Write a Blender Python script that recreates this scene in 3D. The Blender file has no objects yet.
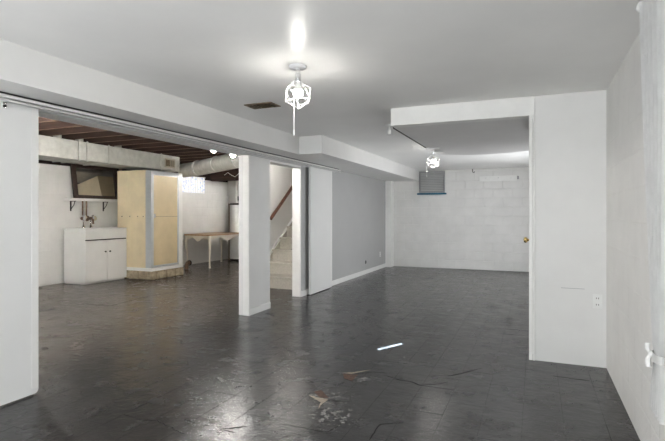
import bpy, bmesh, math, random
from mathutils import Vector, Matrix
random.seed(7)
S = bpy.context.scene
COL = S.collection
R = math.radians

# ------------------------------------------------------------------ camera, world, sun, exposure
cam_d = bpy.data.cameras.new('camera'); cam = bpy.data.objects.new('camera', cam_d); COL.objects.link(cam)
cam_d.sensor_width = 36; cam_d.lens = 36 * 479 / 665; cam_d.shift_y = -6.5 / 665
cam_d.clip_start = 0.02
cam.location = (0, 0, 1.246); cam.rotation_euler = (R(90), 0, R(22.9165))
S.camera = cam
W = bpy.data.worlds.new('world'); S.world = W; W.use_nodes = True
W.node_tree.nodes['Background'].inputs[0].default_value = (0.75, 0.85, 1.0, 1)
W.node_tree.nodes['Background'].inputs[1].default_value = 1.0
sun_d = bpy.data.lights.new('sun', 'SUN'); sun = bpy.data.objects.new('sun', sun_d); COL.objects.link(sun)
sun_d.energy = 130; sun_d.angle = 0.003; sun_d.color = (0.72, 0.88, 1.0)
SUN_DIR = Vector((-1.79, 3.14, -1.70))
sun.rotation_euler = SUN_DIR.to_track_quat('-Z', 'Y').to_euler()
sun.location = (4, -4, 5)
S.view_settings.view_transform = 'Standard'; S.view_settings.look = 'None'
S.view_settings.gamma = 1; S.view_settings.use_curve_mapping = False
S.view_settings.exposure = 1.55
S.cycles.use_denoising = True
S.cycles.max_bounces = 14; S.cycles.diffuse_bounces = 8; S.cycles.glossy_bounces = 6
S.cycles.sample_clamp_indirect = 6.0
BULB_MAIN, BULB_BACK, BULB_LEFT, FILL_BULB_NEAR = 85, 49, 191, 148
FILL_BULB_FRONT, FILL_BULB_TABLE, FILL_BULB_STAIR = 1025, 495, 85
def day_fill(name, loc, rot, sx, sy, power, col=(0.98, 0.985, 1.0)):
    d = bpy.data.lights.new(name, 'AREA'); d.shape = 'RECTANGLE'; d.size = sx; d.size_y = sy; d.energy = power; d.color = col
    o = bpy.data.objects.new(name, d); COL.objects.link(o); o.location = loc; o.rotation_euler = rot
# fill area lights added behind the camera and in the back room
day_fill('daylight_patio', (-1.35, -1.50, 0.75), (R(145), 0, 0), 3.0, 0.9, 35.3)
day_fill('daylight_left', (-5.6, -1.86, 1.15), (R(100), 0, 0), 3.4, 1.9, 7.8)
day_fill('daylight_back', (0.505, 8.3, 1.12), (R(94), 0, R(90)), 2.2, 1.1, 22.6)

# ------------------------------------------------------------------ materials
def nt(name):
    m = bpy.data.materials.new(name); m.use_nodes = True
    t = m.node_tree; b = t.nodes['Principled BSDF']
    return m, t, b
def N(t, kind, **kw):
    n = t.nodes.new(kind)
    for k, v in kw.items():
        if k in n.inputs: n.inputs[k].default_value = v
        else: setattr(n, k, v)
    return n
def L(t, a, b): t.links.new(a, b)
def ramp(t, src, stops):
    r = t.nodes.new('ShaderNodeValToRGB'); e = r.color_ramp.elements
    while len(e) < len(stops): e.new(0.5)
    for el, (p, c) in zip(e, stops):
        el.position = p; el.color = (c, c, c, 1) if isinstance(c, (int, float)) else (*c, 1)
    L(t, src, r.inputs[0]); return r.outputs[0]
def mat(name, col, rough=0.6, metal=0.0, var=0.06, scale=6.0, bump=0.05, bscale=60.0, spec=0.5, stretch=None):
    m, t, b = nt(name)
    geo = N(t, 'ShaderNodeNewGeometry'); p = geo.outputs['Position']
    if stretch:
        mp = N(t, 'ShaderNodeMapping'); mp.inputs['Scale'].default_value = stretch; L(t, p, mp.inputs[0]); p = mp.outputs[0]
    n = N(t, 'ShaderNodeTexNoise', Scale=scale, Detail=5.0, Roughness=0.6); L(t, p, n.inputs['Vector'])
    lo = tuple(max(0, c * (1 - var)) for c in col); hi = tuple(min(1, c * (1 + var)) for c in col)
    L(t, ramp(t, n.outputs['Fac'], [(0.3, lo), (0.7, hi)]), b.inputs['Base Color'])
    b.inputs['Roughness'].default_value = rough; b.inputs['Metallic'].default_value = metal
    b.inputs['Specular IOR Level'].default_value = spec
    if bump:
        n2 = N(t, 'ShaderNodeTexNoise', Scale=bscale, Detail=4.0); L(t, p, n2.inputs['Vector'])
        bp = N(t, 'ShaderNodeBump', Strength=bump, Distance=0.01); L(t, n2.outputs['Fac'], bp.inputs['Height'])
        L(t, bp.outputs[0], b.inputs['Normal'])
    return m
def emit(name, col, s):
    m, t, b = nt(name)
    b.inputs['Base Color'].default_value = (*col, 1)
    b.inputs['Emission Color'].default_value = (*col, 1); b.inputs['Emission Strength'].default_value = s
    return m

M = {}
M['white'] = mat('white_paint', (0.76, 0.755, 0.735), 0.5, var=0.03, scale=2.5, bump=0.06, bscale=30)
M['block'] = mat('painted_block', (0.76, 0.75, 0.725), 0.55, var=0.05, scale=3, bump=0.35, bscale=45)
M['ceil'] = mat('ceiling_paint', (0.87, 0.865, 0.845), 0.34, var=0.03, scale=1.5, bump=0.10, bscale=9, spec=0.06)
M['panelceil'] = mat('grey_ceiling_panel', (0.76, 0.75, 0.735), 0.6, var=0.04, scale=2, bump=0.05, bscale=20)
M['soffit'] = mat('soffit_paint', (0.78, 0.775, 0.755), 0.5, var=0.03, scale=2, bump=0.05, bscale=25)
M['greywall'] = mat('grey_wall_paint', (0.44, 0.44, 0.435), 0.55, var=0.03, scale=2, bump=0.05, bscale=40)
M['door'] = mat('door_paint', (0.80, 0.80, 0.785), 0.4, var=0.02, scale=2, bump=0.03, bscale=15)
M['trim'] = mat('trim_paint', (0.84, 0.835, 0.81), 0.4, var=0.03, scale=6, bump=0.03, bscale=50)
M['alum'] = mat('aluminium', (0.62, 0.64, 0.66), 0.35, 0.7, var=0.05, scale=8, bump=0.03)
M['track'] = mat('track_metal', (0.62, 0.62, 0.61), 0.4, 0.25, var=0.04)
M['duct'] = mat('galvanised_duct', (0.60, 0.60, 0.56), 0.48, 0.35, var=0.14, scale=9, bump=0.08, bscale=18)
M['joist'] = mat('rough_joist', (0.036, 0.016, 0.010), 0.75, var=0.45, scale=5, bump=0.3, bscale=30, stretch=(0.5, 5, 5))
M['joistedge'] = mat('worn_joist_edge', (0.23, 0.155, 0.105), 0.75, var=0.35, scale=5, bump=0.2, stretch=(0.6, 5, 5))  # undersides paler than sides: light on the lower edges put into the colour
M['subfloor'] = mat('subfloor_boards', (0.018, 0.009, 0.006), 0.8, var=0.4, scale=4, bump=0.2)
M['darkwood'] = mat('dark_frame_wood', (0.035, 0.02, 0.015), 0.4, var=0.4, scale=14, bump=0.15)
M['railwood'] = mat('handrail_wood', (0.10, 0.042, 0.026), 0.4, var=0.3, scale=10)
M['tabletop'] = mat('table_top_wood', (0.50, 0.34, 0.205), 0.35, var=0.25, scale=6, bump=0.08, stretch=(6, 0.8, 3))
M['cream'] = mat('cream_paint', (0.78, 0.74, 0.66), 0.45, var=0.04)
M['tan'] = mat('tan_shower_panel', (0.76, 0.64, 0.43), 0.38, var=0.10, scale=3, bump=0.05)
M['tandoor'] = mat('tan_shower_door', (0.64, 0.52, 0.325), 0.3, var=0.08, scale=3, bump=0.15, bscale=120)
M['stone'] = mat('tan_base_block', (0.38, 0.315, 0.215), 0.8, var=0.35, scale=14, bump=0.4, bscale=50)
M['cabinet'] = mat('cabinet_white', (0.80, 0.79, 0.765), 0.4, var=0.02)
M['stair'] = mat('stair_carpet', (0.47, 0.44, 0.385), 0.9, var=0.12, scale=30, bump=0.3, bscale=160)
M['black'] = mat('black_iron', (0.02, 0.018, 0.016), 0.5, 0.3, var=0.3)
M['pipe'] = mat('tarnished_pipe', (0.22, 0.15, 0.11), 0.4, 0.8, var=0.4, scale=25)
M['brass'] = mat('brass', (0.75, 0.55, 0.22), 0.25, 1.0, var=0.1)
M['chrome'] = mat('chrome', (0.75, 0.75, 0.75), 0.18, 1.0, var=0.05)
M['plastic'] = mat('white_plastic', (0.82, 0.82, 0.80), 0.35, var=0.02, bump=0)
M['cage'] = mat('cage_white', (0.85, 0.85, 0.84), 0.35, var=0.02, bump=0)
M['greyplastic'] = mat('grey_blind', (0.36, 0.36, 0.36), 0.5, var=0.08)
M['blindslat'] = mat('grey_slat', (0.56, 0.56, 0.55), 0.5, var=0.05)
M['blue'] = mat('blue_tape', (0.015, 0.12, 0.20), 0.5, var=0.15)
M['rust'] = mat('rusty_register', (0.20, 0.15, 0.095), 0.6, 0.3, var=0.5, scale=30)
M['ventlight'] = mat('register_paint', (0.50, 0.46, 0.37), 0.5, var=0.2, scale=30)
M['board'] = mat('weathered_board', (0.30, 0.255, 0.20), 0.7, var=0.25, scale=8, stretch=(6, 6, 0.6))
M['crack'] = mat('crack_dark', (0.012, 0.011, 0.010), 0.8, var=0.3)
M['chip_tan'] = mat('bare_subfloor_tan', (0.36, 0.31, 0.245), 0.75, var=0.3, scale=40)
M['chip_brown'] = mat('bare_adhesive_brown', (0.085, 0.045, 0.03), 0.7, var=0.4, scale=40)
M['fabric'] = mat('curtain_fabric', (0.80, 0.80, 0.79), 0.9, var=0.06, scale=12, bump=0.1, bscale=200)
M['blackout'] = mat('blackout_blind', (0.5, 0.5, 0.49), 0.8)
M['heater'] = mat('heater_enamel', (0.78, 0.78, 0.76), 0.35, var=0.03)
M['mirror'], _t, _b = nt('mirror_glass')
_n = N(_t, 'ShaderNodeTexNoise', Scale=3.0); L(_t, ramp(_t, _n.outputs['Fac'], [(0.3, 0.78), (0.7, 0.84)]), _b.inputs['Base Color'])
_b.inputs['Metallic'].default_value = 1; _b.inputs['Roughness'].default_value = 0.03
# lace curtain over the lit basement window: daylight behind a patterned cloth
M['lace'], _t, _b = nt('lace_curtain')
_g = N(_t, 'ShaderNodeNewGeometry')
_v = N(_t, 'ShaderNodeTexVoronoi', Scale=16.0); L(_t, _g.outputs['Position'], _v.inputs['Vector'])
L(_t, ramp(_t, _v.outputs['Distance'], [(0.15, (0.55, 0.62, 0.80)), (0.5, (0.92, 0.94, 1.0))]), _b.inputs['Base Color'])
_b.inputs['Roughness'].default_value = 0.9
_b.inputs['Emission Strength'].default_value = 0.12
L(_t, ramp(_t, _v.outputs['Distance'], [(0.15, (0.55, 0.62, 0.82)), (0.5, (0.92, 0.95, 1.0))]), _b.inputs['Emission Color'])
M['daylight'] = emit('daylit_pane', (0.85, 0.92, 1.0), 0.5)
for k, s in (('main', BULB_MAIN), ('back', BULB_BACK), ('left', BULB_LEFT), ('near', FILL_BULB_NEAR), ('front', FILL_BULB_FRONT), ('table', FILL_BULB_TABLE), ('stair', FILL_BULB_STAIR)):  # near, front, table and stair are added fill bulbs
    M['bulb_' + k] = emit('bulb_' + k, (1.0, 0.965, 0.91), s)

# painted floor tiles
def floor_mat():
    m, t, b = nt('grey_painted_floor')
    geo = N(t, 'ShaderNodeNewGeometry'); P = geo.outputs['Position']
    n1 = N(t, 'ShaderNodeTexNoise', Scale=1.3, Detail=6.0, Roughness=0.6); L(t, P, n1.inputs['Vector'])
    base = ramp(t, n1.outputs['Fac'], [(0.25, (0.020, 0.0206, 0.022)), (0.75, (0.034, 0.034, 0.035))])
    # brown undertone wearing through in the unfinished half
    sx = N(t, 'ShaderNodeSeparateXYZ'); L(t, P, sx.inputs[0])
    n2 = N(t, 'ShaderNodeTexNoise', Scale=2.2, Detail=8.0, Roughness=0.7); L(t, P, n2.inputs['Vector'])
    wear = ramp(t, n2.outputs['Fac'], [(0.36, 0.0), (0.66, 1.0)])
    side = N(t, 'ShaderNodeMapRange'); side.inputs[1].default_value = -3.2; side.inputs[2].default_value = -4.2
    side.inputs[3].default_value = 0.10; side.inputs[4].default_value = 1.0; L(t, sx.outputs[0], side.inputs[0])
    mu = N(t, 'ShaderNodeMath', operation='MULTIPLY'); L(t, wear, mu.inputs[0]); L(t, side.outputs[0], mu.inputs[1])
    mx = N(t, 'ShaderNodeMix', data_type='RGBA'); L(t, mu.outputs[0], mx.inputs[0]); L(t, base, mx.inputs[6])
    mx.inputs[7].default_value = (0.150, 0.122, 0.100, 1)
    # pale chipped specks around the damaged tiles
    acc = None
    for c, r, k in (((-1.33, 2.98, 0), 0.34, 1.0), ((-1.17, 2.72, 0), 0.30, 1.0), ((-1.22, 3.42, 0), 0.28, 0.8), ((-1.98, 4.75, 0), 0.22, 0.8), ((-0.75, 3.2, 0), 0.2, 0.5)):
        d = N(t, 'ShaderNodeVectorMath', operation='DISTANCE'); L(t, P, d.inputs[0]); d.inputs[1].default_value = c
        mr = N(t, 'ShaderNodeMapRange'); mr.inputs[1].default_value = r; mr.inputs[2].default_value = r * 0.1
        mr.inputs[3].default_value = 0; mr.inputs[4].default_value = k; L(t, d.outputs['Value'], mr.inputs[0])
        if acc is None: acc = mr.outputs[0]
        else:
            a = N(t, 'ShaderNodeMath', operation='MAXIMUM'); L(t, acc, a.inputs[0]); L(t, mr.outputs[0], a.inputs[1]); acc = a.outputs[0]
    n3 = N(t, 'ShaderNodeTexNoise', Scale=24.0, Detail=5.0, Roughness=0.65); L(t, P, n3.inputs['Vector'])
    ad = N(t, 'ShaderNodeMath', operation='MULTIPLY_ADD'); L(t, acc, ad.inputs[0]); ad.inputs[1].default_value = 0.24; L(t, n3.outputs['Fac'], ad.inputs[2])
    sp = ramp(t, ad.outputs[0], [(0.72, 0.0), (0.78, 0.7)])
    mx2 = N(t, 'ShaderNodeMix', data_type='RGBA'); L(t, sp, mx2.inputs[0]); L(t, mx.outputs[2], mx2.inputs[6])
    mx2.inputs[7].default_value = (0.33, 0.32, 0.30, 1)
    L(t, mx2.outputs[2], b.inputs['Base Color'])
    n4 = N(t, 'ShaderNodeTexNoise', Scale=4.5, Detail=8.0, Roughness=0.7); L(t, P, n4.inputs['Vector'])
    L(t, ramp(t, n4.outputs['Fac'], [(0.3, 0.15), (0.7, 0.33)]), b.inputs['Roughness'])
    b.inputs['Specular IOR Level'].default_value = 0.40
    n5 = N(t, 'ShaderNodeTexNoise', Scale=9.0, Detail=6.0, Roughness=0.6); L(t, P, n5.inputs['Vector'])
    bp = N(t, 'ShaderNodeBump', Strength=0.36, Distance=0.012); L(t, n5.outputs['Fac'], bp.inputs['Height'])
    n6 = N(t, 'ShaderNodeTexNoise', Scale=60.0, Detail=3.0); L(t, P, n6.inputs['Vector'])
    bp2 = N(t, 'ShaderNodeBump', Strength=0.10, Distance=0.003); L(t, n6.outputs['Fac'], bp2.inputs['Height']); L(t, bp.outputs[0], bp2.inputs['Normal'])
    L(t, bp2.outputs[0], b.inputs['Normal'])
    return m
M['floor'] = floor_mat()

# ------------------------------------------------------------------ mesh helpers
BASE = {}
class B:
    def __init__(s): s.bm = bmesh.new()
    def box(s, x0, x1, y0, y1, z0, z1, bev=0.0, seg=1):
        bm = bmesh.new()
        r = bmesh.ops.create_cube(bm, size=1)
        sc = (abs(x1 - x0), abs(y1 - y0), abs(z1 - z0))
        bmesh.ops.scale(bm, vec=sc, verts=bm.verts)
        if bev:
            bmesh.ops.bevel(bm, geom=bm.edges[:], offset=min(bev, min(sc) * 0.45), segments=seg, affect='EDGES', profile=0.5)
        bmesh.ops.translate(bm, vec=((x0 + x1) / 2, (y0 + y1) / 2, (z0 + z1) / 2), verts=bm.verts)
        return s.merge(bm)
    def merge(s, bm, mtx=None):
        if mtx is not None: bmesh.ops.transform(bm, matrix=mtx, verts=bm.verts)
        me = bpy.data.meshes.new('tmp'); bm.to_mesh(me); bm.free(); s.bm.from_mesh(me); bpy.data.meshes.remove(me); return s
    def tube(s, pts, r, seg=8, closed=False):
        pts = [Vector(p) for p in pts]; n = len(pts)
        rs = r if isinstance(r, (list, tuple)) else [r] * n
        rings = []; up = None
        for i, p in enumerate(pts):
            a = pts[max(i - 1, 0)]; b_ = pts[min(i + 1, n - 1)]
            d = (b_ - a).normalized()
            if up is None:
                up = Vector((0, 0, 1)) if abs(d.z) < 0.9 else Vector((1, 0, 0))
            u = (up - d * up.dot(d)).normalized(); v = d.cross(u); up = u
            rings.append([s.bm.verts.new(p + (u * math.cos(2 * math.pi * k / seg) + v * math.sin(2 * math.pi * k / seg)) * rs[i]) for k in range(seg)])
        for i in range(n - 1):
            for k in range(seg):
                s.bm.faces.new((rings[i][k], rings[i][(k + 1) % seg], rings[i + 1][(k + 1) % seg], rings[i + 1][k]))
        s.bm.faces.new(rings[0][::-1]); s.bm.faces.new(rings[-1]); return s
    def lathe(s, c, prof, seg=24, axis='Z'):
        c = Vector(c); rings = []
        for r, h in prof:
            ring = []
            for k in range(seg):
                a = 2 * math.pi * k / seg
                if axis == 'Z': o = Vector((r * math.cos(a), r * math.sin(a), h))
                elif axis == 'X': o = Vector((h, r * math.cos(a), r * math.sin(a)))
                else: o = Vector((r * math.cos(a), h, r * math.sin(a)))
                ring.append(s.bm.verts.new(c + o))
            rings.append(ring)
        for i in range(len(rings) - 1):
            for k in range(seg):
                s.bm.faces.new((rings[i][k], rings[i][(k + 1) % seg], rings[i + 1][(k + 1) % seg], rings[i + 1][k]))
        s.bm.faces.new(rings[0][::-1]); s.bm.faces.new(rings[-1]); return s
    def sphere(s, c, r, seg=16, scale=(1, 1, 1)):
        bm = bmesh.new(); bmesh.ops.create_uvsphere(bm, u_segments=seg, v_segments=max(6, seg // 2), radius=r)
        bmesh.ops.scale(bm, vec=scale, verts=bm.verts); bmesh.ops.translate(bm, vec=c, verts=bm.verts); return s.merge(bm)
    def prism(s, poly, axis, a, b):
        # poly of 2D points extruded along axis ('X': (y,z), 'Y': (x,z), 'Z': (x,y)) from a to b
        def P(p, h): return {'X': (h, p[0], p[1]), 'Y': (p[0], h, p[1]), 'Z': (p[0], p[1], h)}[axis]
        v0 = [s.bm.verts.new(P(p, a)) for p in poly]; v1 = [s.bm.verts.new(P(p, b)) for p in poly]
        n = len(poly)
        s.bm.faces.new(v0); s.bm.faces.new(v1[::-1])
        for i in range(n): s.bm.faces.new((v0[i], v1[i], v1[(i + 1) % n], v0[(i + 1) % n]))
        return s
    def build(s, name, m, parent=None, smooth=None):
        bmesh.ops.recalc_face_normals(s.bm, faces=s.bm.faces)
        me = bpy.data.meshes.new(name); s.bm.to_mesh(me); s.bm.free()
        me.materials.append(M[m])
        o = bpy.data.objects.new(name, me); COL.objects.link(o)
        base = BASE.get(parent.as_pointer(), Vector((0, 0, 0))) if parent else None
        if parent:
            o.parent = parent; me.transform(Matrix.Translation(-base)); BASE[o.as_pointer()] = base
        else:
            # one-mesh thing: origin at its base centre
            xs = [v.co for v in me.vertices]
            c = Vector(((min(v.x for v in xs) + max(v.x for v in xs)) / 2, (min(v.y for v in xs) + max(v.y for v in xs)) / 2, min(v.z for v in xs)))
            me.transform(Matrix.Translation(-c)); o.location = c; BASE[o.as_pointer()] = c
        if smooth:
            me.polygons.foreach_set('use_smooth', [True] * len(me.polygons))
            try: me.set_sharp_from_angle(angle=R(smooth))
            except Exception: pass
        return o
def tag(o, label, cat=None, group=None, kind=None):
    o['label'] = label
    if cat: o['category'] = cat
    if group: o['group'] = group
    if kind: o['kind'] = kind
    return o
def thing(name, loc, label, cat, group=None):
    o = bpy.data.objects.new(name, None); COL.objects.link(o); o.location = loc; o.empty_display_size = 0.1
    BASE[o.as_pointer()] = Vector(loc); return tag(o, label, cat, group)
def struct(o, label, cat=None): return tag(o, label, cat, None, 'structure')
def wallbox(name, m, label, *boxes, cat='wall', bev=0.0):
    b = B()
    for bx in boxes: b.box(*bx, bev=bev)
    return struct(b.build(name, m), label, cat)

ZC = 2.25           # finished ceiling
XL, XR = -7.85, 0.533
YN, YB = -1.9, 11.13
ZJ = 2.47           # underside of joists
XG = -3.245         # grey wall face

# ------------------------------------------------------------------ floor: slab + tiles
floor = wallbox('floor', 'floor', 'dark grey painted tile floor running through the whole basement',
                (XL - 0.2, XR + 0.2, YN - 0.2, YB + 0.2, -0.12, -0.0012), cat='floor')
T = 0.2286; G = 0.0005
def tile_mesh():
    h = T / 2 - G; c = 0.0005
    v = [(-h, -h, -0.0012), (h, -h, -0.0012), (h, h, -0.0012), (-h, h, -0.0012)]
    v += [(sx * (h - c), sy * (h - c), 0) for sx, sy in ((-1, -1), (1, -1), (1, 1), (-1, 1))]
    f = [(4, 5, 6, 7)] + [(i, (i + 1) % 4, 4 + (i + 1) % 4, 4 + i) for i in range(4)]
    return v, f
tv, tf = tile_mesh()
tme = bpy.data.meshes.new('tile'); tme.from_pydata(tv, [], tf); tme.materials.append(M['floor'])
cells = []
yaw = R(22.9165); sn, cs = math.sin(yaw), math.cos(yaw)
OX, OY = -0.07, 0.03
i0, i1 = int((XL - OX) / T) - 1, int((XR - OX) / T) + 1
j0, j1 = int((YN - OY) / T) - 1, int((YB - OY) / T) + 1
for i in range(i0, i1 + 1):
    for j in range(j0, j1 + 1):
        x, y = OX + (i + 0.5) * T, OY + (j + 0.5) * T
        if x - T / 2 < XL - 0.15 or x + T / 2 > XR + 0.15 or y - T / 2 < YN - 0.15 or y + T / 2 > YB + 0.15: continue
        dep = -sn * x + cs * y; rt = cs * x + sn * y
        vis = dep > 2.2 and abs(rt) < dep * 0.70 + 0.15
        cells.append((0 if vis else 1, dep if vis else abs(dep), x, y))
cells.sort()
rest_v, rest_f = [], []
for k, (nv, d, x, y) in enumerate(cells):
    tx, ty, dz = random.gauss(0, 0.0022), random.gauss(0, 0.0022), random.uniform(-0.0003, 0.0003)
    if k < 300:
        o = bpy.data.objects.new('tile', tme); COL.objects.link(o); o.parent = floor
        o.location = Vector((x, y, dz)) - BASE[floor.as_pointer()]; o.rotation_euler = (tx, ty, 0)
    else:
        n = len(rest_v)
        for vx, vy, vz in tv: rest_v.append((x + vx, y + vy, vz + dz + vx * -ty * 0.5 + vy * tx * 0.5))
        rest_f += [tuple(n + q for q in f) for f in tf]
rme = bpy.data.meshes.new('tile_field'); rme.from_pydata(rest_v, [], rest_f); rme.materials.append(M['floor'])
ro = bpy.data.objects.new('tile_field', rme); COL.objects.link(ro); ro.parent = floor; ro.location = -BASE[floor.as_pointer()]; ro['kind'] = 'stuff'

# cracks in the tiles and chips that lay the screed bare (real marks on the floor)
CR = [[(-2.35, 2.23), (-2.192, 2.219), (-2.105, 2.246), (-2.007, 2.222), (-1.831, 2.171)],
      [(-1.076, 3.57), (-0.933, 3.509), (-0.84, 3.502), (-0.772, 3.463), (-0.641, 3.54), (-0.594, 3.606)],
      [(-0.73, 3.691), (-0.57, 3.784), (-0.475, 3.926), (-0.395, 4.041)],
      [(-1.394, 2.496), (-1.305, 2.505), (-1.087, 2.506), (-1.069, 2.619)],
      [(-0.838, 2.513), (-0.847, 2.727), (-0.741, 2.787)], [(-1.283, 2.941), (-1.129, 2.969)],
      [(-1.277, 3.51), (-1.184, 3.601), (-1.068, 3.624)],
      [(-5.932, 4.773), (-5.302, 4.802), (-5.347, 5.103), (-5.388, 5.624), (-5.217, 6.21)],
      [(0.128, 4.054), (0.378, 4.04)], [(-1.298, 3.308), (-1.321, 3.209)], [(-1.955, 2.319), (-1.867, 2.311)]]
for pl in CR:
    far = pl[0][0] < -4
    pts = []
    for (x0, y0), (x1, y1) in zip(pl, pl[1:]):
        n = max(3, int(math.hypot(x1 - x0, y1 - y0) / 0.03))
        for q in range(n):
            a = q / n; pts.append((x0 + (x1 - x0) * a + random.uniform(-.006, .006), y0 + (y1 - y0) * a + random.uniform(-.006, .006)))
    pts.append(pl[-1])
    b = B(); prev = None; n = len(pts)
    for q, (x, y) in enumerate(pts):
        a = pts[max(q - 1, 0)]; c = pts[min(q + 1, n - 1)]
        d = Vector((c[0] - a[0], c[1] - a[1])).normalized(); nn = Vector((-d.y, d.x))
        w = (0.0055 if far else 0.0038) * (0.35 + 0.65 * math.sin(math.pi * (q + 0.5) / n)) * random.uniform(0.6, 1.3)
        pr = (b.bm.verts.new((x + nn.x * w, y + nn.y * w, 0.0011)), b.bm.verts.new((x - nn.x * w, y - nn.y * w, 0.0011)))
        if prev: b.bm.faces.new((prev[0], pr[0], pr[1], prev[1]))
        prev = pr
    b.build('crack', 'crack', floor)
CH = [('chip_tan', [(-1.425, 2.958), (-1.329, 2.96), (-1.283, 2.941), (-1.277, 2.783), (-1.306, 2.894)]),
      ('chip_brown', [(-1.377, 3.468), (-1.269, 3.488), (-1.258, 3.348), (-1.322, 3.368)]),
      ('chip_brown', [(-1.431, 3.035), (-1.389, 3.095), (-1.291, 2.976), (-1.341, 2.965)]),
      ('crack', [(-1.692, 2.298), (-1.559, 2.397), (-1.578, 2.374), (-1.615, 2.327)]),
      ('chip_tan', [(-1.386, 3.489), (-1.325, 3.528), (-1.214, 3.641), (-1.313, 3.495)]),
      ('crack', [(-1.692, 2.298), (-1.567, 2.296), (-1.649, 2.303)])]
for m, pl in CH:
    rp = []
    for q in range(len(pl)):
        x0, y0 = pl[q]; x1, y1 = pl[(q + 1) % len(pl)]
        for a in (0, 0.33, 0.66): rp.append((x0 + (x1 - x0) * a + random.uniform(-.006, .006), y0 + (y1 - y0) * a + random.uniform(-.006, .006)))
    B().prism(rp, 'Z', 0.0002, 0.0013 if m != 'chip_tan' else 0.0017).build('chip', m, floor)

# ------------------------------------------------------------------ painted block walls
_bc = {}
def block_mesh(w, h, d):
    k = (round(w, 3), round(h, 3), d)
    if k not in _bc:
        c = 0.007; a, z = w / 2, h / 2
        v = [(-a, 0, -z), (a, 0, -z), (a, 0, z), (-a, 0, z), (-a + c, -d, -z + c), (a - c, -d, -z + c), (a - c, -d, z - c), (-a + c, -d, z - c)]
        f = [(4, 5, 6, 7)] + [(i, (i + 1) % 4, 4 + (i + 1) % 4, 4 + i) for i in range(4)]
        me = bpy.data.meshes.new('block'); me.from_pydata(v, [], f); me.materials.append(M['block']); _bc[k] = me
    return _bc[k]
def blocks(parent, org, ang, length, z1, hole=None, course=0.2, bl=0.4, dep=0.0045):
    """running bond along a wall face: org = left end seen from the room, ang = turn of the face about z"""
    base = BASE[parent.as_pointer()]; rot = Matrix.Rotation(ang, 3, 'Z'); u = rot @ Vector((1, 0, 0)); c = 0
    while c * course < z1 - 0.03:
        za, zb = c * course, min((c + 1) * course, z1)
        s = -(bl / 2 if c % 2 else 0.0)
        while s < length - 0.02:
            spans = [(max(s, 0), min(s + bl, length))]
            if hole and za < hole[3] - 0.01 and zb > hole[2] + 0.01:
                new = []
                for p, q in spans:
                    if p < hole[0]: new.append((p, min(q, hole[0])))
                    if q > hole[1]: new.append((max(p, hole[1]), q))
                spans = new
            for p, q in spans:
                if q - p < 0.03: continue
                o = bpy.data.objects.new('block', block_mesh(q - p - 0.004, zb - za - 0.004, dep)); COL.objects.link(o); o.parent = parent
                o.location = Vector(org) + u * ((p + q) / 2) + Vector((0, 0, (za + zb) / 2)) - base
                o.rotation_euler = (0, 0, ang)
            s += bl
        c += 1
wall_back = wallbox('wall_back', 'block', 'white painted concrete block wall across the far end of the room', (XL - 0.2, XR + 0.2, YB, YB + 0.2, 0, 2.80))
blocks(wall_back, (-3.25, YB, 0), 0, XR + 3.25, 2.25, dep=0.008)
# left block wall with a small high window
WY0, WY1, WZ0, WZ1 = 9.17, 10.03, 1.8, 2.12
ZW = 2.12
wall_left = wallbox('wall_left', 'block', 'white painted concrete block wall behind the mirror and the table',
    (XL - 0.2, XL, YN, WY0, 0, ZW), (XL - 0.2, XL, WY1, YB, 0, ZW), (XL - 0.2, XL, WY0, WY1, 0, WZ0))
blocks(wall_left, (XL, 4.4, 0), R(90), YB - 4.4, ZW, hole=(WY0 - 4.4, WY1 - 4.4, WZ0, WZ1 + .05), dep=0.0022)
wallbox('trim_1', 'subfloor', 'dark timber rim board on top of the left block wall', (XL - 0.2, XL - 0.01, YN, YB, ZW + 0.001, 2.80), cat='trim')
# right wall, with a window behind the curtain (out of frame) and an added slit mask shaping the sun streak
RW0, RW1, RZ0, RZ1 = 0.6, 1.9, 1.2, 2.1
wall_right = wallbox('wall_right', 'block', 'white painted block wall along the right side of the room',
    (XR, XR + 0.2, YN, RW0, 0, ZC), (XR, XR + 0.2, RW1, YB, 0, ZC), (XR, XR + 0.2, RW0, RW1, 0, RZ0), (XR, XR + 0.2, RW0, RW1, RZ1, ZC))
blocks(wall_right, (XR, 4.43, 0), R(-90), 4.43 - 1.95, ZC, dep=0.0018)
wallbox('wall_near', 'white', 'white wall behind the camera', (XL, XR, YN - 0.15, YN, 0, 2.80))
def make_fill_window(name, x0, x1, y, z0, z1, n, label):
    w = thing(name, ((x0 + x1) / 2, y, z0), label, 'window'); w['kind'] = 'structure'
    b = B(); b.box(x0 - .06, x1 + .06, y, y + .02, z1, z1 + .06); b.box(x0 - .06, x1 + .06, y, y + .02, z0 - .06, z0); b.box(x0 - .06, x0, y, y + .02, z0, z1); b.box(x1, x1 + .06, y, y + .02, z0, z1); b.build('window_frame', 'trim', w)
    for k in range(n):
        a = x0 + (x1 - x0) * k / n; e = x0 + (x1 - x0) * (k + 1) / n
        B().box(a + .01, e - .01, y + .002, y + .010, z0 + .002, z1 - .002).build('pane', 'daylight', w)
make_fill_window('window_4', -2.85, 0.15, YN, 0.2, 2.1, 3, 'wide daylit patio window behind the camera')  # made-up window to go with the near fill light
make_fill_window('window_5', -7.3, -3.9, YN, 0.2, 2.1, 3, 'wide daylit window at the near end of the unfinished half')  # likewise added, for the fill light on the unfinished side
w6 = thing('window_6', (XR, 8.3, 0.57), 'wide daylit window in the right wall of the back room, hidden by the partition', 'window'); w6['kind'] = 'structure'  # window added to go with the back-room fill light
b = B(); b.box(XR - .015, XR, 7.14, 9.46, 1.67, 1.73); b.box(XR - .015, XR, 7.14, 9.46, .51, .57); b.box(XR - .015, XR, 7.14, 7.20, .57, 1.67); b.box(XR - .015, XR, 9.40, 9.46, .57, 1.67); b.build('window_frame', 'trim', w6)
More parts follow.
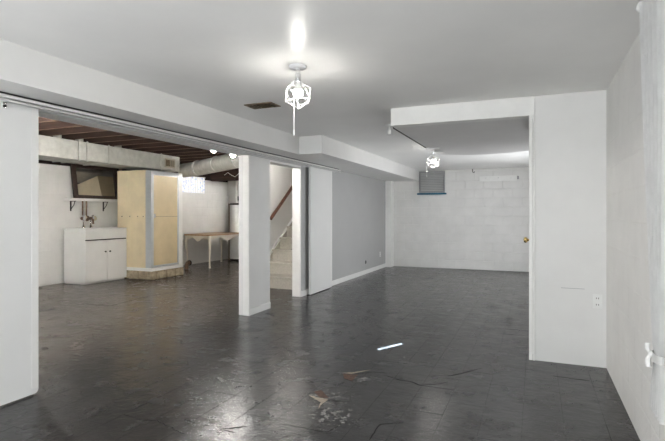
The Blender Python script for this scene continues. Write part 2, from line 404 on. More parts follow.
for k in range(2): B().box(XR - .008, XR, 7.21 + k * 1.1, 8.29 + k * 1.1, .572, 1.668).build('pane', 'daylight', w6)
# window in the right wall
def slit(p):
    t = (XR + 0.05 - p[0]) / -SUN_DIR.x
    return (p[1] - SUN_DIR.y * t, -SUN_DIR.z * t)
pa, pb = (-1.354, 4.175), (-1.174, 4.507)
(ya, za), (yb, zb) = slit(pa), slit(pb)
win3 = thing('window_3', (XR + 0.1, (RW0 + RW1) / 2, RZ0), 'curtained window in the right wall just outside the view', 'window'); win3['kind'] = 'structure'
b = B(); b.box(XR + 0.02, XR + 0.1, RW0, RW0 + 0.04, RZ0, RZ1); b.box(XR + 0.02, XR + 0.1, RW1 - 0.04, RW1, RZ0, RZ1)
b.box(XR + 0.02, XR + 0.1, RW0, RW1, RZ0, RZ0 + 0.04); b.box(XR + 0.02, XR + 0.1, RW0, RW1, RZ1 - 0.04, RZ1); b.build('window_frame', 'trim', win3)
dz = 0.014
sl = (zb - za) / (yb - ya)
zl = lambda y: za + sl * (y - ya)
b = B()
b.prism([(RW0, RZ0), (RW1, RZ0), (RW1, zl(RW1) - dz), (RW0, zl(RW0) - dz)], 'X', XR + 0.045, XR + 0.055)
b.prism([(RW0, zl(RW0) + dz), (RW1, zl(RW1) + dz), (RW1, RZ1), (RW0, RZ1)], 'X', XR + 0.045, XR + 0.055)
b.prism([(RW0, zl(RW0) - dz - .01), (ya, za - dz - .01), (ya, za + dz + .01), (RW0, zl(RW0) + dz + .01)], 'X', XR + 0.043, XR + 0.057)
b.prism([(yb, zb - dz - .01), (RW1, zl(RW1) - dz - .01), (RW1, zl(RW1) + dz + .01), (yb, zb + dz + .01)], 'X', XR + 0.043, XR + 0.057)
b.build('blind', 'blackout', win3)  # unseen mask added to cut the sun down to a narrow streak

# ------------------------------------------------------------------ ceilings
ceiling = wallbox('ceiling', 'ceil', 'off-white skim-coated ceiling of the finished room', (-3.225, XR + 0.2, YN, YB, ZC, ZC + 0.12), cat='ceiling')
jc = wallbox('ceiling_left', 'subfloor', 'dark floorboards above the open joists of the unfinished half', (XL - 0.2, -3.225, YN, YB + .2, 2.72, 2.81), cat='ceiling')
jy = 3.15
while jy < 11.0:
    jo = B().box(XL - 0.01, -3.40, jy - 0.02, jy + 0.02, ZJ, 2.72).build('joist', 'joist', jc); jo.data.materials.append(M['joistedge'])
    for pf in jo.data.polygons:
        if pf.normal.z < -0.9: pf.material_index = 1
    jy += 0.405
# soffit box along the partition
b = B(); b.prism([(-2.82, YN), (-2.82, 5.56), (-2.495, 5.56), (-2.495, YB), (-3.22, YB), (-3.22, YN)], 'Z', 2.02, ZC)
struct(b.build('ceiling_soffit', 'soffit'), 'long boxed-in white soffit under the ceiling with a step part way', 'soffit')

# ------------------------------------------------------------------ partition line on the left
wallbox('wall_header', 'white', 'white header over the wide opening to the unfinished half', (-3.38, -3.225, YN, 6.45, 1.965, 2.80), cat='wall')
col = wallbox('wall_column', 'white', 'white stub wall standing between the wide opening and the stair doorway', (-3.365, -3.225, 4.99, 5.51, 0, 1.965), bev=0.003)
B().box(-3.225, -3.215, 4.995, 5.51, 0, 0.085, bev=0.003).build('baseboard', 'trim', col)
B().box(-3.30, -3.213, 4.983, 5.012, 0, 1.965, bev=0.004).build('corner_board', 'trim', col)
wg = wallbox('wall_grey', 'greywall', 'light grey painted wall running back from the stair doorway', (-3.375, XG, 6.46, YB, 0, 2.80))
bb = B(); bb.box(XG, XG + 0.014, 6.46, 10.87, 0, 0.088, bev=0.003)
struct(bb.build('baseboard_left', 'trim'), 'white baseboard along the grey wall', 'baseboard')
b = B(); b.box(-3.385, -3.245, 6.438, 6.46, 0, 1.965, bev=0.003)
struct(b.build('trim_2', 'trim'), 'white casing board on the end of the grey wall by the stairs', 'trim')
b = B(); b.box(-3.385, -3.235, 5.51, 6.438, 1.935, 1.965, bev=0.003); struct(b.build('trim_3', 'trim'), 'white head casing over the stair doorway', 'trim')
b = B(); b.box(XG, -3.105, 10.87, YB - 0.006, 0, 2.019, bev=0.004); struct(b.build('trim_4', 'trim'), 'white boxed corner chase where grey wall meets block wall', 'trim')
# near end of the partition (behind the camera)
wallbox('wall_partition', 'white', 'white partition closing the wide opening near the camera', (-3.38, -3.235, YN, 0.6, 0, 1.965))

# sliding door track
tr = thing('sliding_track', (-3.15, 4.0, 1.96), 'white double sliding door track under the long soffit', 'track')
B().box(-3.137, -3.105, -0.5, 7.72, 1.990, 2.009, bev=0.002).build('fascia', 'trim', tr)
B().box(-3.137, -3.108, -0.5, 7.72, 1.966, 1.983, bev=0.002).build('lower_fascia', 'track', tr)
b = B(); b.box(-3.155, -3.137, -0.5, 7.72, 2.003, 2.019); b.box(-3.160, -3.156, -0.5, 7.72, 1.985, 2.019); b.build('rail', 'track', tr)
b = B(); b.box(-3.224, -3.207, -0.5, 7.72, 1.966, 2.0185, bev=0.003); b.build('rear_rail', 'track', tr)
B().box(-3.137, -3.130, -0.5, 7.72, 1.983, 1.990).build('groove', 'black', tr)
cp = [(-3.0935 + .0012 * math.sin(q * 1.3), -0.4 + q * .2, 2.0140 + .0012 * math.sin(q * .9)) for q in range(41)]
tag(B().tube(cp, .0042, 6).build('black_cable', 'black', smooth=60), 'thin black cable running along the top of the sliding door track', 'cable')  # thin dark tube along the gap between soffit and track
# sliding panels
def sliding(name, y0, y1, label, hy):
    t = thing(name, (-3.183, (y0 + y1) / 2, 0.012), label, 'sliding door', 'sliding door panels')
    r = 0.03
    poly = [(y0, 0.012)] + [(y1 - r + r * math.sin(a), 0.012 + r - r * math.cos(a)) for a in [k * math.pi / 12 for k in range(7)]] + [(y1, 1.976), (y0, 1.976)]
    b = B(); b.prism(poly, 'X', -3.200, -3.166); b.build('door_panel', 'door', t)
    B().box(-3.166, -3.163, y1 - 0.05, y1 - 0.002, 0.05, 1.976, bev=0.001).build('edge_strip', 'trim', t)
    for h in hy:
        p = B().box(-3.1645, -3.1605, h - 0.014, h + 0.014, 1.93, 2.0, bev=0.001).build('hanger', 'chrome', t)
        B().lathe((-3.156, h, 1.945), [(0.008, -0.004), (0.008, 0.004), (0.004, 0.006)], 10, 'X').build('screw', 'black', p)
    return t
sliding('sliding_door', 0.95, 2.262, 'white sliding door panel at the left, its rounded bottom corner above the floor', (1.3, 2.03))
sliding('sliding_door', 6.63, 7.47, 'white sliding door panel standing open against the grey wall', ())

# ------------------------------------------------------------------ right partition, header, back room panel
wp = wallbox('wall_right_partition', 'white', 'white partition wall right of the opening to the back room', (0.0, XR - 0.001, 4.43, 4.55, 0, ZC))
b = B(); b.box(-1.266, 0.0, 4.425, 4.55, 2.088, ZC); struct(b.build('wall_opening_header', 'trim'), 'white header beam over the opening to the back room', 'wall')
b = B(); b.box(-0.047, -0.018, 4.422, 4.55, 0, 2.087, bev=0.003); b.box(-0.016, 0.0, 4.414, 4.43, 0, ZC - 0.002, bev=0.003); struct(b.build('trim_5', 'trim'), 'white jamb and casing at the right of the opening', 'trim')
# dropped, sagging grey ceiling panel behind the header
b = B(); nx, ny = 14, 12
vg = {}
for i in range(nx + 1):
    for j in range(ny + 1):
        u, v = i / nx, j / ny
        x = -1.27 + u * (XR + 1.265); y = 4.552 + v * (6.72 - 4.552) + 0.12 * (1 - u) * v
        z = 2.089 - 0.035 * math.sin(math.pi * min(1, u * 1.3)) * v * v
        vg[i, j] = (b.bm.verts.new((x, y, z)), b.bm.verts.new((x, y, z + 0.014)))
for i in range(nx):
    for j in range(ny):
        for q in (0, 1): b.bm.faces.new((vg[i, j][q], vg[i + 1, j][q], vg[i + 1, j + 1][q], vg[i, j + 1][q]))
for i in range(nx):
    for j in (0, ny): b.bm.faces.new((vg[i, j][0], vg[i + 1, j][0], vg[i + 1, j][1], vg[i, j][1]))
for j in range(ny):
    for i in (0, nx): b.bm.faces.new((vg[i, j][0], vg[i, j + 1][0], vg[i, j + 1][1], vg[i, j][1]))
po = struct(b.build('ceiling_panel', 'panelceil', smooth=40), 'grey dropped ceiling panel sagging behind the opening header', 'ceiling')
B().box(-1.284, -1.2715, 4.555, 6.05, 2.084, 2.100).build('edge_gap', 'black', po)
b = B(); b.box(-1.274, -1.245, 4.56, 6.7, 2.105, ZC - 0.001); b.box(-1.0, -0.96, 4.56, 6.6, 2.105, ZC - 0.001); b.box(0.2, 0.24, 4.56, 6.6, 2.105, ZC - 0.001)
struct(b.build('trim_6', 'panelceil'), 'batten carrying the dropped ceiling panel', 'trim')

B().box(0.20, 0.375, 4.4285, 4.4302, 0.628, 0.6315).build('scratch', 'greyplastic', wp)
# open door behind the partition
d = thing('door_1', (0.0, 4.98, 0.01), 'white interior door standing open behind the partition with a brass knob', 'door'); d['kind'] = 'structure'
B().box(-0.035, 0.0, 4.57, 5.33, 0.012, 2.05, bev=0.002).build('door_leaf', 'door', d)
k = B().lathe((-0.035, 5.1, 0.99), [(0.030, 0.0), (0.030, -0.006), (0.012, -0.010), (0.011, -0.030), (0.022, -0.036), (0.028, -0.050), (0.024, -0.064), (0.008, -0.070)], 18, 'X').build('door_knob', 'brass', d, smooth=40)
k['label'] = 'brass round door knob'

# ------------------------------------------------------------------ cage pendants
def pendant(loc, label, mk, chain, drop=0.195, rad=0.1, group='white cage ceiling lights'):
    x, y, z = loc
    t = thing('cage_light', (x, y, z - 0.3), label, 'ceiling light', group)
    B().lathe((x, y, z), [(0.060, 0), (0.060, -0.008), (0.052, -0.018), (0.022, -0.024), (0.020, -0.028)], 28).build('canopy', 'cage', t, smooth=35)
    B().lathe((x, y, z), [(0.017, -0.026), (0.017, -0.055), (0.021, -0.058), (0.021, -0.105), (0.019, -0.112)], 20).build('lamp_holder', 'chrome', t, smooth=35)
    zc = z - drop
    B().lathe((x, y, zc), [(0.012, 0.083), (0.014, 0.065), (0.028, 0.046), (0.0345, 0.026), (0.0335, 0.0255)], 20).build('bulb_collar', 'plastic', t, smooth=40)
    B().lathe((x, y, zc), [(0.0335, 0.0252), (0.034, 0.012), (0.030, -0.004), (0.020, -0.016), (0.008, -0.021), (0.002, -0.022)], 20).build('bulb', mk, t, smooth=60)
    bm = bmesh.new(); bmesh.ops.create_icosphere(bm, subdivisions=1, radius=rad)
    rot = Matrix.Rotation(R(31.7), 4, 'X'); bmesh.ops.transform(bm, matrix=Matrix.Rotation(0.3, 4, 'Z') @ rot, verts=bm.verts)
    bm.verts.ensure_lookup_table(); top = max(range(len(bm.verts)), key=lambda i: bm.verts[i].co.z)
    b = B(); c = Vector((x, y, zc))
    for e in bm.edges:
        p, q = e.verts[0].co * 1.0, e.verts[1].co * 1.0
        b.tube([c + p, c + q], 0.0015, 6)
    for v in bm.verts: b.sphere(c + v.co, 0.0024, 6)
    for v in sorted(bm.verts, key=lambda v: -v.co.z)[:3]:
        b.tube([c + v.co, Vector((x, y, z - 0.075))], 0.0014, 5)
    bm.free()
    b.build('cage', 'cage', t)
    dx, dy, z0, z1 = chain
    ch = B().tube([(x + dx * .3, y + dy * .3, z - 0.1), (x + dx, y + dy, z0), (x + dx, y + dy, z1)], 0.0038, 6).build('pull_cord', 'cage', t)
    B().lathe((x + dx, y + dy, z1), [(0.003, 0.012), (0.0065, 0.004), (0.0065, -0.018), (0.003, -0.022)], 10).build('cord_pull', 'plastic', ch)
    return t
pendant((-1.481, 2.902, ZC), 'white geometric cage ceiling light with long pull cord, nearest the camera', 'bulb_main', (-0.025, -0.01, 2.03, 1.80))
pendant((-1.40, 7.2, ZC), 'small-looking white cage ceiling light glowing at the corner of the grey ceiling panel', 'bulb_back', (-0.095, -0.03, 2.05, 1.82), drop=0.225)
pendant((-1.3, -0.75, ZC), 'white cage ceiling light behind the camera', 'bulb_near', (-0.02, 0, 2.03, 1.82))  # unseen lamp added to brighten the ceiling and right wall

# bare socket hanging off the ceiling near the header end
t = thing('ceiling_socket', (-1.50, 5.20, 2.13), 'small white bare lamp socket on the ceiling beside the header end', 'lamp socket')
B().lathe((-1.50, 5.20, ZC), [(0.050, 0), (0.050, -0.012), (0.030, -0.022), (0.014, -0.026)], 18).build('base', 'plastic', t, smooth=35)
B().lathe((-1.50, 5.20, ZC), [(0.014, -0.026), (0.014, -0.055), (0.024, -0.062), (0.027, -0.115), (0.020, -0.118)], 18).build('socket', 'plastic', t, smooth=35)
# cleat under the panel corner
t = thing('panel_clip', (-1.22, 6.12, 2.05), 'white clips under the corner of the dropped grey ceiling panel', 'bracket')
B().box(-1.27, -1.11, 6.05, 6.08, 2.066, 2.0875, bev=0.003).build('bar', 'plastic', t)
B().box(-1.24, -1.12, 6.38, 6.41, 2.064, 2.086, bev=0.003).build('bar', 'plastic', t)

# ceiling register
vx0, vx1, vy0, vy1 = -2.46, -2.175, 3.73, 3.91
t = thing('ceiling_register', ((vx0 + vx1) / 2, (vy0 + vy1) / 2, ZC - 0.012), 'rusty brown metal air register set in the ceiling', 'air vent')
b = B(); b.box(vx0, vx1, vy0, vy0 + .025, ZC - .008, ZC - .0005); b.box(vx0, vx1, vy1 - .025, vy1, ZC - .008, ZC - .0005); b.box(vx0, vx0 + .025, vy0 + .025, vy1 - .025, ZC - .008, ZC - .0005); b.box(vx1 - .025, vx1, vy0 + .025, vy1 - .025, ZC - .008, ZC - .0005)
b.build('frame', 'rust', t)
B().box(vx0 + .025, vx1 - .025, vy0 + .025, vy1 - .025, ZC - .0015, ZC - .0005).build('throat', 'rust', t)
for i in range(8):
    x = vx0 + 0.035 + i * (vx1 - vx0 - 0.07) / 7
    b = B(); b.prism([(x - .010, ZC - .002), (x - .007, ZC - .002), (x + .010, ZC - .011), (x + .007, ZC - .011)], 'Y', vy0 + .025, vy1 - .025); b.build('slat', 'ventlight' if i < 3 else 'rust', t)

# ------------------------------------------------------------------ back wall things
wy = YB - 0.009
t = thing('window_2', (-2.2, wy, 1.73), 'small high grey slatted window on the back block wall with blue tape below', 'window'); t['kind'] = 'structure'
b = B(); b.box(-2.49, -2.46, wy - .05, wy, 1.735, 2.235); b.box(-1.93, -1.90, wy - .05, wy, 1.735, 2.235); b.box(-2.46, -1.93, wy - .05, wy, 2.205, 2.235); b.box(-2.46, -1.93, wy - .05, wy, 1.735, 1.765); b.build('window_frame', 'greyplastic', t)
B().box(-2.46, -1.93, wy - .012, wy, 1.765, 2.205).build('pane', 'greyplastic', t)
for i in range(11):
    z = 1.775 + i * 0.039
    b = B(); b.prism([(wy - .046, z), (wy - .043, z), (wy - .016, z + .030), (wy - .019, z + .030)], 'X', -2.457, -1.933); b.build('slat', 'blindslat', t)
b = B(); b.box(-2.535, -1.865, wy - .062, wy, 1.695, 1.732, bev=.004); b.build('sill_tape', 'blue', t)['label'] = 'blue tape strip along the sill'
t = thing('coat_rail', (-0.74, wy, 1.97), 'white painted coat rail board mounted high on the back wall', 'coat rail')
B().box(-1.14, -0.36, wy - .02, wy, 1.97, 2.09, bev=.004).build('board', 'trim', t)
for x in (-1.0, -.74, -.48): 
    h = B().tube([(x, wy - .02, 2.05), (x, wy - .06, 2.045), (x, wy - .075, 2.02), (x, wy - .07, 2.0)], .007, 8).build('hook', 'plastic', t, smooth=40)
for x in (-1.03, -.93, -.58): B().box(x - .006, x + .006, wy - .026, wy - .02, 1.975, 2.085).build('batten', 'plastic', t)
B().box(-.358, -.32, wy - .03, wy, 2.0, 2.07, bev=.006).build('end_bracket', 'greyplastic', t)
t = B().tube([(-1.28, YB - .10, 2.2499), (-1.28, YB - .10, 2.19), (-1.265, YB - .10, 2.165), (-1.24, YB - .10, 2.175), (-1.235, YB - .10, 2.19)], .008, 6).build('ceiling_hook', 'black', smooth=40)
tag(t, 'small dark metal hook in the ceiling by the back wall', 'hook')

# outlets
def outlet(name, o, n, label, w=.07, h=.115, duplex=True, gr=None):
    x, y, z = o
    t = thing(name, (x, y, z - h / 2), label, 'outlet', gr)
    if n == 'Y':
        B().box(x - w / 2, x + w / 2, y - .006, y, z - h / 2, z + h / 2, bev=.002).build('cover_plate', 'plastic', t)
        for s in (-1, 1):
            f = B().box(x - .017, x + .017, y - .008, y - .006, z + s * .026 - .014, z + s * .026 + .014, bev=.0009).build('receptacle', 'plastic', t)
            b = B()
            for q in (-.008, .008): b.box(x + q - .0022, x + q + .0022, y - .0088, y - .0078, z + s * .026 - .006, z + s * .026 + .006)
            b.build('slots', 'black', f)
    else:
        B().box(x, x + .006, y - w / 2, y + w / 2, z - h / 2, z + h / 2, bev=.002).build('cover_plate', 'plastic', t)
        for s in (-1, 1):
            f = B().box(x + .006, x + .008, y - .017, y + .017, z + s * .026 - .014, z + s * .026 + .014, bev=.0009).build('receptacle', 'plastic', t)
            b = B()
            for q in (-.008, .008): b.box(x + .0078, x + .0088, y + q - .0022, y + q + .0022, z + s * .026 - .006, z + s * .026 + .006)
            b.build('slots', 'black', f)
outlet('wall_outlet', (0.468, 4.43, 0.535), 'Y', 'white duplex outlet low on the right partition wall')
outlet('wall_outlet', (XG, 10.45, 0.33), 'X', 'white outlet low on the grey wall near the far corner')
t = B().lathe((XG, 9.45, 0.245), [(0.038, 0.0005), (0.038, 0.004), (0.026, 0.007), (0.020, 0.003)], 16, 'X').build('cable_port', 'black', smooth=30)
tag(t, 'round black cable port low on the grey wall', 'cable port')

# ------------------------------------------------------------------ stairs
XS0, XS1 = -4.40, -3.38
st = thing('staircase', (-3.9, 7.0, 0), 'beige carpeted staircase climbing behind the grey wall', 'stairs')
RI, RU, Y0 = 0.203, 0.275, 7.0
for i in range(11):
    y = Y0 + i * RU; z = i * RI
    B().box(XS0 + .03, XS1 - .004, y, y + .02, z + .001, z + RI - .032).build('riser', 'stair', st)
    B().box(XS0 + .03, XS1 - .004, y - .028, y + RU + .019, z + RI - .032, z + RI, bev=.010, seg=2).build('tread', 'stair', st)
e = 11
sk = [(Y0 - .06, 0.001), (Y0 + e * RU, 0.001), (Y0 + e * RU, e * RI + .09), (Y0 - .06, .13)]
b = B(); b.prism(sk, 'X', XS0 + .002, XS0 + .028); b.build('skirt_board', 'stair', st)
b = B(); b.prism([(Y0 - .06, .13), (Y0 + e * RU, e * RI + .09), (Y0 + e * RU, e * RI + .115), (Y0 - .06, .155)], 'X', XS0 + .002, XS0 + .036); b.build('skirt_cap', 'trim', st)
wallbox('wall_stair', 'white', 'white wall on the far side of the staircase', (XS0 - .12, XS0, 6.85, YB, 0, 2.70))
h = thing('handrail', (XS0 + .07, 8.4, 1.2), 'dark brown wooden handrail on the white stair wall', 'handrail')
hp = [(XS0 + .07, 7.42, 1.16), (XS0 + .07, 9.5, 1.16 + 2.08 * RI / RU)]
B().tube(hp, .030, 10).build('rail', 'railwood', h, smooth=40)
for y in (8.6, 9.3):
    z = 1.16 + (y - 7.42) * RI / RU
    B().tube([(XS0 + .001, y, z - .07), (XS0 + .05, y, z - .06), (XS0 + .07, y, z - .02)], .008, 6).build('bracket', 'brass', h, smooth=40)

# ------------------------------------------------------------------ unfinished half: ducts
d = thing('duct_trunk', (-7.2, 5.5, 2.10), 'rectangular galvanised duct trunk under the joists along the left wall', 'duct')
B().box(-7.5, -6.9, 1.2, 8.05, 2.135, 2.445, bev=.006).build('duct_body', 'duct', d)
for y in (3.0, 5.62, 5.78, 6.22, 7.5):
    b = B(); b.box(-6.902, -6.886, y - .012, y + .012, 2.123, 2.457); b.box(-7.514, -6.886, y - .012, y + .012, 2.121, 2.137); b.build('seam_collar', 'duct', d)
for y in (5.375, 5.78, 6.59): B().lathe((-7.08, y, 2.447), [(.075, -.004), (.075, .0), (.062, .01), (.062, .25)], 20).build('takeoff', 'duct', d, smooth=35)
g = B().box(-6.8995, -6.888, 7.60, 7.90, 2.19, 2.38, bev=.003).build('register', 'ventlight', d)
for i in range(2):
    yy = 7.625 + i * .13
    B().box(-6.8885, -6.885, yy, yy + .115, 2.22, 2.35).build('grille_opening', 'rust' if i == 0 else 'board', g)
d = thing('round_duct', (-6.0, 7.9, 2.1), 'round galvanised duct branching from the trunk end toward the stairs', 'duct')
ax = [(-7.0, 8.30, 2.185), (-6.55, 8.12, 2.19), (-5.0, 7.39, 2.235), (-4.62, 7.21, 2.245)]
B().tube(ax, .15, 24).build('duct_pipe', 'duct', d, smooth=40)
va, vb = Vector(ax[0]), Vector(ax[-1]); dd = (vb - va).normalized()
for f in (.25, .55, .85):
    c = va + (vb - va) * f; B().tube([c - dd * .012, c + dd * .012], .155, 24).build('seam_ring', 'duct', d, smooth=40)
d = B().box(-7.75, -4.7, 10.2, 10.34, 2.10, 2.465, bev=.004).build('support_beam', 'joist'); tag(d, 'brown timber beam under the joists near the water heater', 'beam')
for i in range(3):
    p = [(-7.3 + i * .85 + q * .11, 10.185 - .008 * (q % 2), 2.24 + .06 * math.sin(q * 1.7 + i * 2)) for q in range(8)]
    tag(B().tube(p, .007, 6).build('cable', 'plastic', smooth=60), ('leftmost', 'middle', 'rightmost')[i] + ' white cable looping along the brown timber beam', 'cable', 'cables on the beam')

# bare bulbs
def bare(loc, label, mk='bulb_left'):
    x, y, z = loc
    t = thing('bare_bulb', (x, y, z - .06), label, 'light bulb', 'bare bulbs under the joists')
    B().lathe((x, y, ZJ), [(.055, 0), (.055, -.02), (.03, -.04), (.02, -.045)], 18).build('lamp_base', 'plastic', t, smooth=35)
    B().tube([(x, y, ZJ - .04), (x, y, z + .075)], .010, 8).build('stem', 'plastic', t)
    B().lathe((x, y, z), [(.013, .085), (.014, .06), (.024, .042), (.034, .02), (.036, 0), (.030, -.02), (.016, -.032), (.003, -.036)], 20).build('bulb', mk, t, smooth=60)
bare((-4.10, 5.47, 2.13), 'bare lit bulb under the joists, the one farther left of the pair')
bare((-4.10, 5.93, 2.115), 'bare lit bulb under the joists, nearest the white stub wall')

bare((-5.6, 3.4, 2.13), 'bare bulb under the joists hidden behind the left sliding panel', 'bulb_front')  # bulb added out of view to brighten the cabinet and shower
bare((-5.75, 9.63, 2.13), 'bare bulb under the joists hidden behind the stub wall, near the table', 'bulb_table')  # added out of sight to brighten the table and heater corner
bare((-3.9, 7.2, 2.22), 'bare bulb over the foot of the stairs, hidden by the door head', 'bulb_stair')  # hidden bulb added to light the stairwell

# ------------------------------------------------------------------ cabinet, mirror, shelf, faucet
cx0, cx1, cy0, cy1 = -7.78, -7.24, 6.04, 6.95
c = thing('utility_cabinet', ((cx0 + cx1) / 2, (cy0 + cy1) / 2, 0), 'white two-door utility cabinet below the mirror beside the tan shower stall', 'cabinet')
B().box(cx0, cx1 - .02, cy0, cy1, 0.03, .955).build('body', 'cabinet', c)
B().box(cx0, cx1 - .05, cy0 + .01, cy1 - .01, 0.0, .03).build('plinth', 'cabinet', c)
B().box(cx0 - .01, cx1 + .004, cy0 - .006, cy1 + .006, .955, .985, bev=.004).build('top', 'cabinet', c)
B().box(cx1 - .02, cx1, cy0, cy1, .790, .952, bev=.003).build('drawer_front', 'cabinet', c)
ym = (cy0 + cy1) / 2
B().box(cx1 - .0205, cx1 - .012, cy0 + .004, cy1 - .004, .771, .789).build('reveal', 'black', c)  # dark strip painted in as the shade of the gap under the drawer
B().box(cx1 - .0205, cx1 - .012, ym - .0035, ym + .0035, .036, .770).build('reveal', 'greyplastic', c)  # shade of the gap between the doors, also a coloured strip
for s, a, b_ in ((0, cy0, ym - .004), (1, ym + .004, cy1)):
    dr = B().box(cx1 - .02, cx1, a, b_, .035, .770, bev=.003).build('door', 'cabinet', c)
    ky = ym - .05 if s == 0 else ym + .05
    B().lathe((cx1, ky, .56), [(.007, 0), (.007, .012), (.015, .018), (.015, .026), (.006, .030)], 12, 'X').build('knob', 'black', dr, smooth=40)
sh = thing('wall_shelf', (-7.77, 6.66, 1.487), 'narrow white wall shelf on black brackets under the dark mirror', 'shelf')
B().box(-7.845, -7.69, 6.07, 7.26, 1.487, 1.535, bev=.003).build('shelf_board', 'trim', sh)
for y in (6.22, 6.94):
    b = B(); b.box(-7.845, -7.835, y - .012, y + .012, 1.30, 1.486); b.box(-7.835, -7.72, y - .012, y + .012, 1.476, 1.486); b.tube([(-7.838, y, 1.33), (-7.76, y, 1.41), (-7.73, y, 1.478)], .007, 6); b.build('bracket', 'black', sh)
mr = thing('framed_mirror', (-7.78, 6.69, 1.536), 'dark wood framed mirror leaning on the white wall shelf', 'mirror')
def tilt(y, z, d=0): return (-7.715 - (z - 1.537) * 0.14 + d, y, z)
my0, my1, mz0, mz1, fw = 6.19, 7.22, 1.537, 2.19, .085
def slab(b, y0, y1, z0, z1, d0, d1):
    v = [b.bm.verts.new(tilt(y, z, d)) for d in (d0, d1) for y, z in ((y0, z0), (y1, z0), (y1, z1), (y0, z1))]
    b.bm.faces.new(v[:4]); b.bm.faces.new(v[4:][::-1])
    for i in range(4): b.bm.faces.new((v[i], v[(i + 1) % 4], v[4 + (i + 1) % 4], v[4 + i]))
for nm, a in (('frame_side', (my0, my0 + fw, mz0, mz1)), ('frame_side', (my1 - fw, my1, mz0, mz1)), ('frame_rail', (my0 + fw, my1 - fw, mz0, mz0 + .06)), ('frame_rail', (my0 + fw, my1 - fw, mz1 - fw, mz1))):
    b = B(); slab(b, *a, -.022, .018); b.build(nm, 'darkwood', mr)
b = B(); slab(b, my0 + fw, my1 - fw, mz0 + .06, mz1 - fw, -.012, .0); b.build('glass', 'mirror', mr)
f = thing('wall_faucet', (-7.70, 6.45, .985), 'tarnished old twin-pipe faucet above the white utility cabinet', 'faucet')
for y in (6.405, 6.485): B().tube([(-7.76, y, 1.485), (-7.76, y, 1.22), (-7.72, y, 1.18)], .014, 8).build('supply_pipe', 'pipe', f, smooth=50)
b = B(); b.tube([(-7.70, 6.33, 1.165), (-7.70, 6.56, 1.165)], .030, 10); b.sphere((-7.70, 6.445, 1.165), .055, 12); b.build('valve_body', 'pipe', f, smooth=50)
for y in (6.345, 6.545):
    b = B(); b.lathe((-7.68, y, 1.165), [(.012, 0), (.012, .05), (.045, .055), (.045, .07), (.012, .075)], 12, 'X'); b.sphere((-7.66, y, 1.21), .022, 8); b.sphere((-7.66, y, 1.12), .022, 8); b.build('tap_handle', 'chrome', f, smooth=50)
B().tube([(-7.68, 6.445, 1.15), (-7.58, 6.445, 1.17), (-7.54, 6.445, 1.14), (-7.535, 6.445, 1.06)], .018, 10).build('spout', 'pipe', f, smooth=60)
for y in (6.37, 6.53): B().tube([(-7.70, y, 1.15), (-7.70, y, 1.05), (-7.70, y, 1.02), (-7.70, y, .987)], [.012, .012, .03, .034], 10).build('foot', 'chrome', f, smooth=50)
tag(B().tube([(-7.80, 7.33, 0.001), (-7.80, 7.33, 2.2)], .03, 12).build('drain_pipe', 'pipe', smooth=60), 'brown vertical pipe between the mirror and the shower stall', 'pipe')

# ------------------------------------------------------------------ shower stall
sx0, sx1, sy0, sy1 = -7.52, -6.66, 6.99, 7.85
s = thing('shower_stall', ((sx0 + sx1) / 2, (sy0 + sy1) / 2, 0), 'tan shower stall with aluminium door frame on a block base', 'shower')
zb0, zb1, zt = .160, .222, 2.085
# block curb: pieces of their own
def curb(x0, x1, y0, y1): B().box(x0 + .008, x1 - .008, y0 + .008, y1 - .008, 0, zb0, bev=.014).build('curb_block', 'stone', s)
xs = [sx0 - .02, -7.25, -6.98, sx1 + .035]
for a, b_ in zip(xs, xs[1:]): curb(a, b_, sy0 - .03, sy0 + .1)
ys = [sy0 + .1, 7.37, 7.61, sy1 + .02]
for a, b_ in zip(ys, ys[1:]): curb(sx1 - .1, sx1 + .035, a, b_)
b = B(); b.box(sx0, sx1 - .1, sy0 + .1, sy1, 0, zb0); b.build('base_fill', 'stone', s)
B().box(sx0, sx1 + .02, sy0 - .012, sy1 + .01, zb0, zb1, bev=.008, seg=2).build('tray', 'trim', s)
B().box(sx0, sx1 - .14, sy0, sy0 + .02, zb1, zt).build('side_panel', 'tan', s)
B().box(sx0, sx1 - .03, sy1 - .02, sy1, zb1, zt).build('side_panel', 'tan', s)
B().box(sx0, sx0 + .02, sy0 + .02, sy1 - .02, zb1, zt).build('back_panel', 'tan', s)
B().box(sx1 - .145, sx1, sy0 - .004, sy0 + .03, zb1, zt - .01, bev=.003).build('corner_post', 'alum', s)
B().box(sx1 - .03, sx1, sy1 - .11, sy1 + .004, zb1, zt - .01, bev=.003).build('jamb_post', 'trim', s)
B().box(sx1 - .03, sx1, sy0 + .03, sy1 - .11, zt - .07, zt - .01, bev=.003).build('head_rail', 'alum', s)
dr = B().box(sx1 - .022, sx1 - .010, sy0 + .055, sy1 - .14, zb1 + .04, zt - .095).build('shower_door', 'tandoor', s)
b = B(); b.box(sx1 - .03, sx1 + .002, sy0 + .031, sy0 + .058, zb1 + .012, zt - .072, bev=.002); b.box(sx1 - .03, sx1 + .002, sy1 - .142, sy1 - .112, zb1 + .012, zt - .072, bev=.002)
b.box(sx1 - .03, sx1 + .002, sy0 + .058, sy1 - .142, zt - .10, zt - .072, bev=.002); b.box(sx1 - .03, sx1 + .002, sy0 + .058, sy1 - .142, zb1 + .012, zb1 + .045, bev=.002); b.build('door_frame', 'alum', dr)
B().box(sx1 + .002, sx1 + .02, sy0 + .06, sy0 + .085, 1.17, 1.25, bev=.004).build('handle', 'chrome', dr)
for x in (-7.40, -7.20, -7.0, -6.86): B().lathe((x, sy0, 1.20), [(.012, 0), (.010, -.006), (.003, -.008)], 8, 'Y').build('rivet', 'black', s)
b = B(); b.box(sx1 - .002, sx1 + .003, sy0 + .06, sy1 - .145, 1.194, 1.202); b.build('door_seam', 'board', dr)

